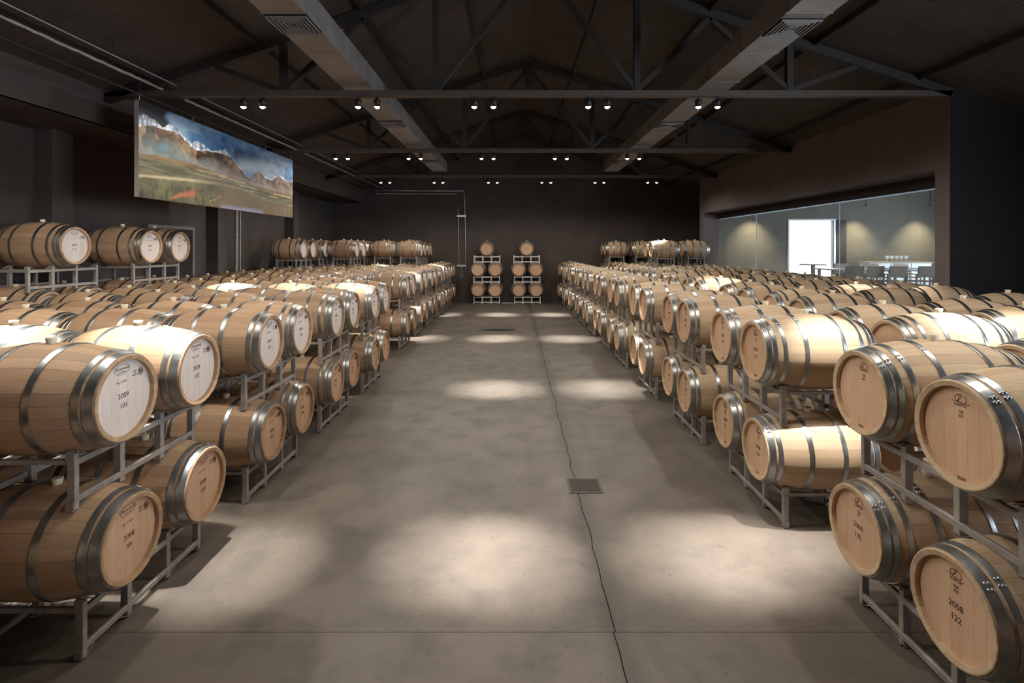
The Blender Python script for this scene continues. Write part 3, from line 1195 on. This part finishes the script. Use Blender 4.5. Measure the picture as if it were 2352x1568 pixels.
def line(pts, wob=0, seed=0):
    p = np.array(pts, float)
    return np.interp(gx, p[:, 0], p[:, 1]) + (fbm(gx / 28, gx * 0 + seed, seed) - .5) * wob


A_ = Yw * 1.0
n1, n2, n3 = fbm(A_ * 3, Zw * 6, 1), fbm(A_ * 9, Zw * 22, 5), fbm(A_ * 2.2, Zw * 30, 9)
n4 = fbm(A_ * 22, Zw * 5, 13)
img = np.zeros(gx.shape + (3,))
lerp = lambda a, b, f: a + (b - a) * np.clip(f, 0, 1)[..., None]
# sky
sky = lerp(np.broadcast_to(C(58, 96, 142), img.shape), C(104, 146, 184), (n1 - .3) * 2)
sky = lerp(sky, C(150, 172, 192), np.clip((fbm(A_ * 1.5, Zw * 4, 31) - .5) * 5, 0, .85))
sky = lerp(sky, C(44, 62, 92), np.clip((fbm(A_ * 2.2 + 5, Zw * 3, 41) - .62) * 7, 0, .8))
sky = lerp(sky, C(176, 190, 200), np.exp(-((gx - 1330) / 260) ** 2 - ((gy - 890) / 75) ** 2) * .9)
sky = lerp(sky, C(34, 36, 42), np.clip((470 - gx - (n1 - .5) * 160) / 60, 0, 1))
img[:] = sky
ridge = line([(80, 315), (150, 300), (210, 340), (270, 372), (330, 430), (360, 452), (440, 405), (530, 462), (600, 560), (680, 635), (740, 612), (830, 650), (900, 712), (1000, 712), (1070, 690), (1130, 780), (1180, 850), (1250, 930), (1310, 1010), (1340, 1030), (1390, 962), (1440, 940), (1520, 1012), (1590, 1030), (1650, 995), (1720, 1022), (1780, 1060), (1850, 1030)], 26, 3)
rock = line([(80, 445), (160, 430), (250, 430), (350, 472), (480, 500), (560, 545), (650, 630), (700, 690), (780, 722), (900, 722), (1000, 738), (1080, 770), (1130, 800), (1180, 860), (1250, 935), (1310, 1012), (1340, 1035), (1390, 970), (1440, 945), (1520, 1020), (1590, 1060), (1650, 1000), (1720, 1035), (1780, 1075), (1850, 1060)], 22, 7)
base = line([(80, 740), (300, 765), (500, 815), (700, 860), (830, 890), (900, 935), (1100, 1000), (1300, 1055), (1400, 1110), (1600, 1165), (1850, 1215)], 8, 11)
snow = lerp(np.broadcast_to(C(150, 166, 188), img.shape), C(226, 228, 230), (n2 - .35) * 3)
snow = lerp(snow, C(84, 96, 118), np.clip((n4 - .55) * 5, 0, .8))
m_ = gy > ridge
img = np.where(m_[..., None], snow, img)
br = lerp(np.broadcast_to(C(84, 58, 42), img.shape), C(160, 132, 102), (fbm(A_ * 6 + Zw * 5, Zw * 5 - A_ * 2, 17) - .3) * 2.3)
br = lerp(br, C(52, 34, 27), np.clip((fbm(A_ * 4 + 3, Zw * 5, 23) - .5) * 7, 0, .9))
br = lerp(br, C(50, 33, 27), np.exp(-((gx - 1000) / 75) ** 2 - ((gy - 790) / 38) ** 2) * .95)
br = lerp(br, C(60, 40, 30), np.exp(-((gx - 430 - (gy - 560) * .7) / 70) ** 2 - ((gy - 560) / 70) ** 2) * .8)
haze = np.clip((gy - rock) / np.maximum(base - rock, 1) - .35 + (n1 - .5) * .8, 0, 1)
hc = lerp(np.broadcast_to(C(122, 142, 140), img.shape), C(168, 158, 150), (gx - 700) / 300)
br = lerp(br, hc, haze * 1.1)
br = lerp(br, C(96, 128, 140), np.exp(-((gx - 380) / 90) ** 2 - ((gy - 680) / 60) ** 2) * .9)
img = np.where((gy > rock)[..., None], br, img)
pl = lerp(np.broadcast_to(C(94, 82, 62), img.shape), C(124, 120, 94), (n3 - .3) * 2.5)
pl = lerp(pl, C(70, 78, 58), np.clip((fbm(A_ * 1.2, Zw * 26, 51) - .52) * 7, 0, .9))
pl = lerp(pl, C(150, 104, 78), np.clip(1 - (gy - base) / 60, 0, 1) * .7)
pl = lerp(pl, C(196, 176, 132), np.clip((fbm(A_ * 1.4, Zw * 40, 61) - .62) * 9, 0, 1) * np.clip((gx - 500) / 500, 0, 1))
img = np.where((gy > base)[..., None], pl, img)
straw = line([(80, 985), (300, 1000), (500, 1020), (700, 1040), (760, 1050), (1000, 1075), (1250, 1130), (1500, 1240), (1850, 1330)], 10, 27)
sw_ = np.clip(1 - np.abs(gy - straw - 10) / (26 + 10 * (n2 - .5)), 0, 1) * np.clip((1100 - gx) / 400, .25, 1)
gr_ = lerp(np.broadcast_to(C(78, 74, 52), img.shape), C(116, 112, 78), (n1 - .3) * 2.2)
gr_ = lerp(gr_, C(58, 50, 38), np.clip((n4 - .5) * 4, 0, .85) * np.clip((gy - straw - 40) / 80, 0, 1))
gr_ = lerp(gr_, C(134, 112, 82), np.clip((gx - 900) / 300, 0, .6))
img = np.where((gy > straw + 18)[..., None], gr_, img)
img = lerp(img, C(206, 190, 150), sw_ * .85)
img = lerp(img, C(186, 112, 74), np.clip(1 - np.abs(gy - line([(430, 1262), (560, 1212), (740, 1196), (800, 1215)])) / (18 + (gx - 430) / 6), 0, 1) * np.clip((gx - 425) / 60, 0, 1) * np.clip((745 - gx) / 30, 0, 1))
img = lerp(img, C(158, 150, 176), np.clip(1 - np.abs(gy - (1345 + (gx - 1000) * .14)) / 45, 0, 1) * np.clip((gx - 985) / 80, 0, 1) * np.clip((1500 - gx) / 30, 0, 1))
img = lerp(img, C(188, 158, 108), np.clip(1 - np.abs(gy - line([(880, 1285), (960, 1262), (1020, 1215)])) / 8, 0, 1) * ((gx > 885) & (gx < 1020)))
img = lerp(img, C(190, 160, 110), np.clip(1 - np.abs(gx - (885 + (gy - 1280) * .6)) / 9, 0, 1) * (gy > 1280))
img = lerp(img, C(176, 170, 150), np.clip(1 - np.abs(np.mod(gx, 14) - 7) / 2.4, 0, 1) * ((gx > 1590) & (gx < 1760) & (gy > 1360)) * .5)
img = np.clip(img * (.78 + .3 * n2[..., None]), 0, 1)
me = bpy.data.meshes.new('canvas')
vv = np.stack([np.full(gx.shape, .001 + 0 * gx), Yw - PY0, Zw - PZ0], -1).reshape(-1, 3)
ii = np.arange(NU * NV).reshape(NV, NU)
ff = np.stack([ii[:-1, :-1], ii[:-1, 1:], ii[1:, 1:], ii[1:, :-1]], -1).reshape(-1, 4)
me.from_pydata(vv.tolist(), [], ff.tolist())
ca = me.color_attributes.new('paint', 'FLOAT_COLOR', 'POINT')
ca.data.foreach_set('color', np.concatenate([img.reshape(-1, 3), np.ones((NU * NV, 1))], 1).astype(np.float32).ravel())
t = NT('oil_paint')
at = t.n('ShaderNodeAttribute', attribute_name='paint')
nb = t.noise(t.coords((1, 8, 20)), 6.0, 3)
t.bump(nb, .003, .5)
me.materials.append(t.set(at.outputs['Color'], .55))
link('canvas', me, pt)
part('stretcher', boxmb(-.07, 0, 0, PY1 - PY0, 0, PZ1 - PZ0, bev=.004), M['canvas_edge'], pt)
for y in (.05, 1.35, 4.0, 5.32):
    q = MB()
    q.tube([(-.03, y, PZ1 - PZ0 - .01), (-.02, y, 4.69 - PZ0)], .004, 6)
    part('hook', q, M['pipe'], pt)

# ------------------------------------------------------------------ tasting room
def wall_washer(x, y, k):
    t = thing('ceiling_downlight', 'small stemmed downlight washing tasting room end wall, %s from the partition' % ORD[k], 'downlight', (x, y, 3.95), 0, 'tasting room downlights')
    q = MB()
    q.lathe([(.07, .028), (.07, 0), (.055, 0), (.05, .02)], 16)
    part('ring', q, M['housing'], t)
    part('stem', boxmb(-.012, .012, -.012, .012, .028, .93), M['housing'], t)
    q = MB()
    q.disc(.05, .012, 16)
    part('lens', q, M['lens'], t)
    l = bpy.data.lights.new('washer_beam', 'SPOT')
    l.energy, l.color, l.spot_size, l.spot_blend, l.shadow_soft_size = WALL_W, (1, .82, .55), math.radians(86), 1.0, .04
    link('washer_beam', l, t, (0, 0, -.03), (math.radians(14), 0, 0))
for k, x in enumerate((8.95, 12.85, 15.2)):
    wall_washer(x, 19.05, k)

def chair(x, y, rz_, label):
    t = thing('tasting_chair', label, 'chair', (x, y, 1.0), rz_, 'chairs around the tasting table')
    part('seat', boxmb(-.25, .25, -.24, .24, .42, .46, bev=.008), M['timber'], t)
    q = MB()
    q.quad_strip([[(-.25, -.24, .56), (.25, -.24, .56)], [(-.25, -.27, .72), (.25, -.27, .72)], [(-.25, -.3, .88), (.25, -.3, .88)]])
    q.quad_strip([[(.25, -.265, .56), (-.25, -.265, .56)], [(.25, -.295, .72), (-.25, -.295, .72)], [(.25, -.325, .88), (-.25, -.325, .88)]])
    q.quad_strip([[(-.25, -.3, .88), (.25, -.3, .88)], [(-.25, -.325, .88), (.25, -.325, .88)]])
    part('backrest', q, M['timber'], t)
    for sx in (-1, 1):
        part('armrest', boxmb(sx * .27 - .025, sx * .27 + .025, -.27, .22, .63, .66, bev=.005), M['timber'], t)
        for sy in (-1, 1):
            q = MB()
            q.beam((sx * .26, sy * .22, 0), (sx * .27, sy * .21 - (.05 if sy < 0 else 0), .64), .04, .04)
            part('leg', q, M['timber'], t)
    return t
nm = ['beside the glass pane joint', 'next to first chair from the pane joint', 'nearest the sunlit doorway edge', 'in the middle of the table side', 'at the far end by the jamb', 'opposite side, near counter', 'opposite side, by the doorway']
P = [(9.75, 15.2, 'first'), (10.35, 15.25, 'second'), (10.95, 15.15, 'third'), (11.75, 15.1, 'fourth'), (12.55, 15.2, 'fifth')]
for x, y, w in P:
    chair(x, y, rb.uniform(-.1, .1), 'timber armchair with its back to the glass, %s from the doorway' % w)
for x, y, w in ((10.9, 17.1, 'first'), (11.9, 17.1, 'second'), (12.9, 17.1, 'third')):
    chair(x, y, PI, 'timber armchair on far side of the tasting table, %s from the doorway' % w)
t = thing('tasting_table', 'long pale tasting table seen through the window', 'table', (11.5, 16.15, 1.0))
part('tabletop', boxmb(-2.0, 2.0, -.45, .45, .72, .765, bev=.006), M['white'], t)
for sx in (-1.85, 1.85):
    for sy in (-.36, .36):
        part('leg', boxmb(sx - .035, sx + .035, sy - .035, sy + .035, 0, .72), M['timber'], t)
t = thing('side_table', 'small high table beside the sunlit doorway', 'table', (9.85, 17.2, 1.0))
part('tabletop', boxmb(-.3, .3, -.3, .3, .83, .87, bev=.006), M['timber'], t)
part('pedestal', boxmb(-.05, .05, -.05, .05, .03, .83), M['timber'], t)
part('foot', boxmb(-.22, .22, -.22, .22, 0, .03), M['timber'], t)
t = thing('tasting_counter', 'white counter against the tasting room end wall holding wine glasses', 'counter', (13.8, 18.9, 1.0))
part('carcass', boxmb(-1.1, 1.1, -.28, .28, .08, .86), M['white'], t)
part('countertop', boxmb(-1.15, 1.15, -.32, .32, .86, .9, bev=.005), M['timber'], t)
part('plinth', boxmb(-1.05, 1.05, -.24, .26, 0, .08), M['wall_dark'], t)
for k in range(3):
    d_ = part('door', boxmb(-1.07 + k * .72, -.39 + k * .72, -.3, -.28, .12, .84, bev=.004), M['white'], t)
    part('handle', boxmb(-.44 + k * .72, -.42 + k * .72, -.33, -.3, .5, .66), M['pipe'], d_)
gm = MB()
gm.lathe([(.034, 0), (.034, .003), (.005, .008), (.004, .09), (.02, .11), (.04, .14), (.042, .17), (.034, .22)], 12)
GM = gm.mesh('wine_glass', M['tumbler'])
for k in range(10):
    x = 13.45 + k * .085
    o = link('wine_glass', GM, None, (x, 18.85 + (k % 2) * .05, 1.9))
    tag(o, 'clear stemmed wine glass on the white tasting counter, %s from the doorway' % ORD[k], 'glass', 'wine glasses on the tasting counter')

# ------------------------------------------------------------------ small things on the floor
t = thing('rubber_mat', 'dark flat rubber mat lying on the far aisle floor', 'mat', (-.45, 15.2, 0))
q = MB()
n = 22
loop = [(.46 * math.cos(2 * PI * k / n) * (1 + .12 * math.sin(3 * k)), .16 * math.sin(2 * PI * k / n)) for k in range(n)]
q.quad_strip([[(x, y, 0) for x, y in loop], [(x * .98, y * .95, .012) for x, y in loop]], True)
q.poly([(x * .98, y * .95, .012) for x, y in loop])
part('mat', q, M['black'], t)
q = MB()
q.tube([(-.5, .02, .012), (-.62, .05, .012)], .012, 8)
q.tube([(-.56, .03, .012), (-.56, .03, .09)], .014, 8)
part('valve_stub', q, M['pipe'], t)
t = thing('steel_bar', 'loose bright steel bar on the floor between the back wall stacks', 'bar', (-.3, 22.6, 0))
q = MB()
q.beam((-.25, 0, .02), (.25, 0, .02), .04, .04)
part('bar', q, M['pipe'], t)
part('end_cap', boxmb(-.27, -.25, -.025, .025, 0, .045), M['pipe'], t)
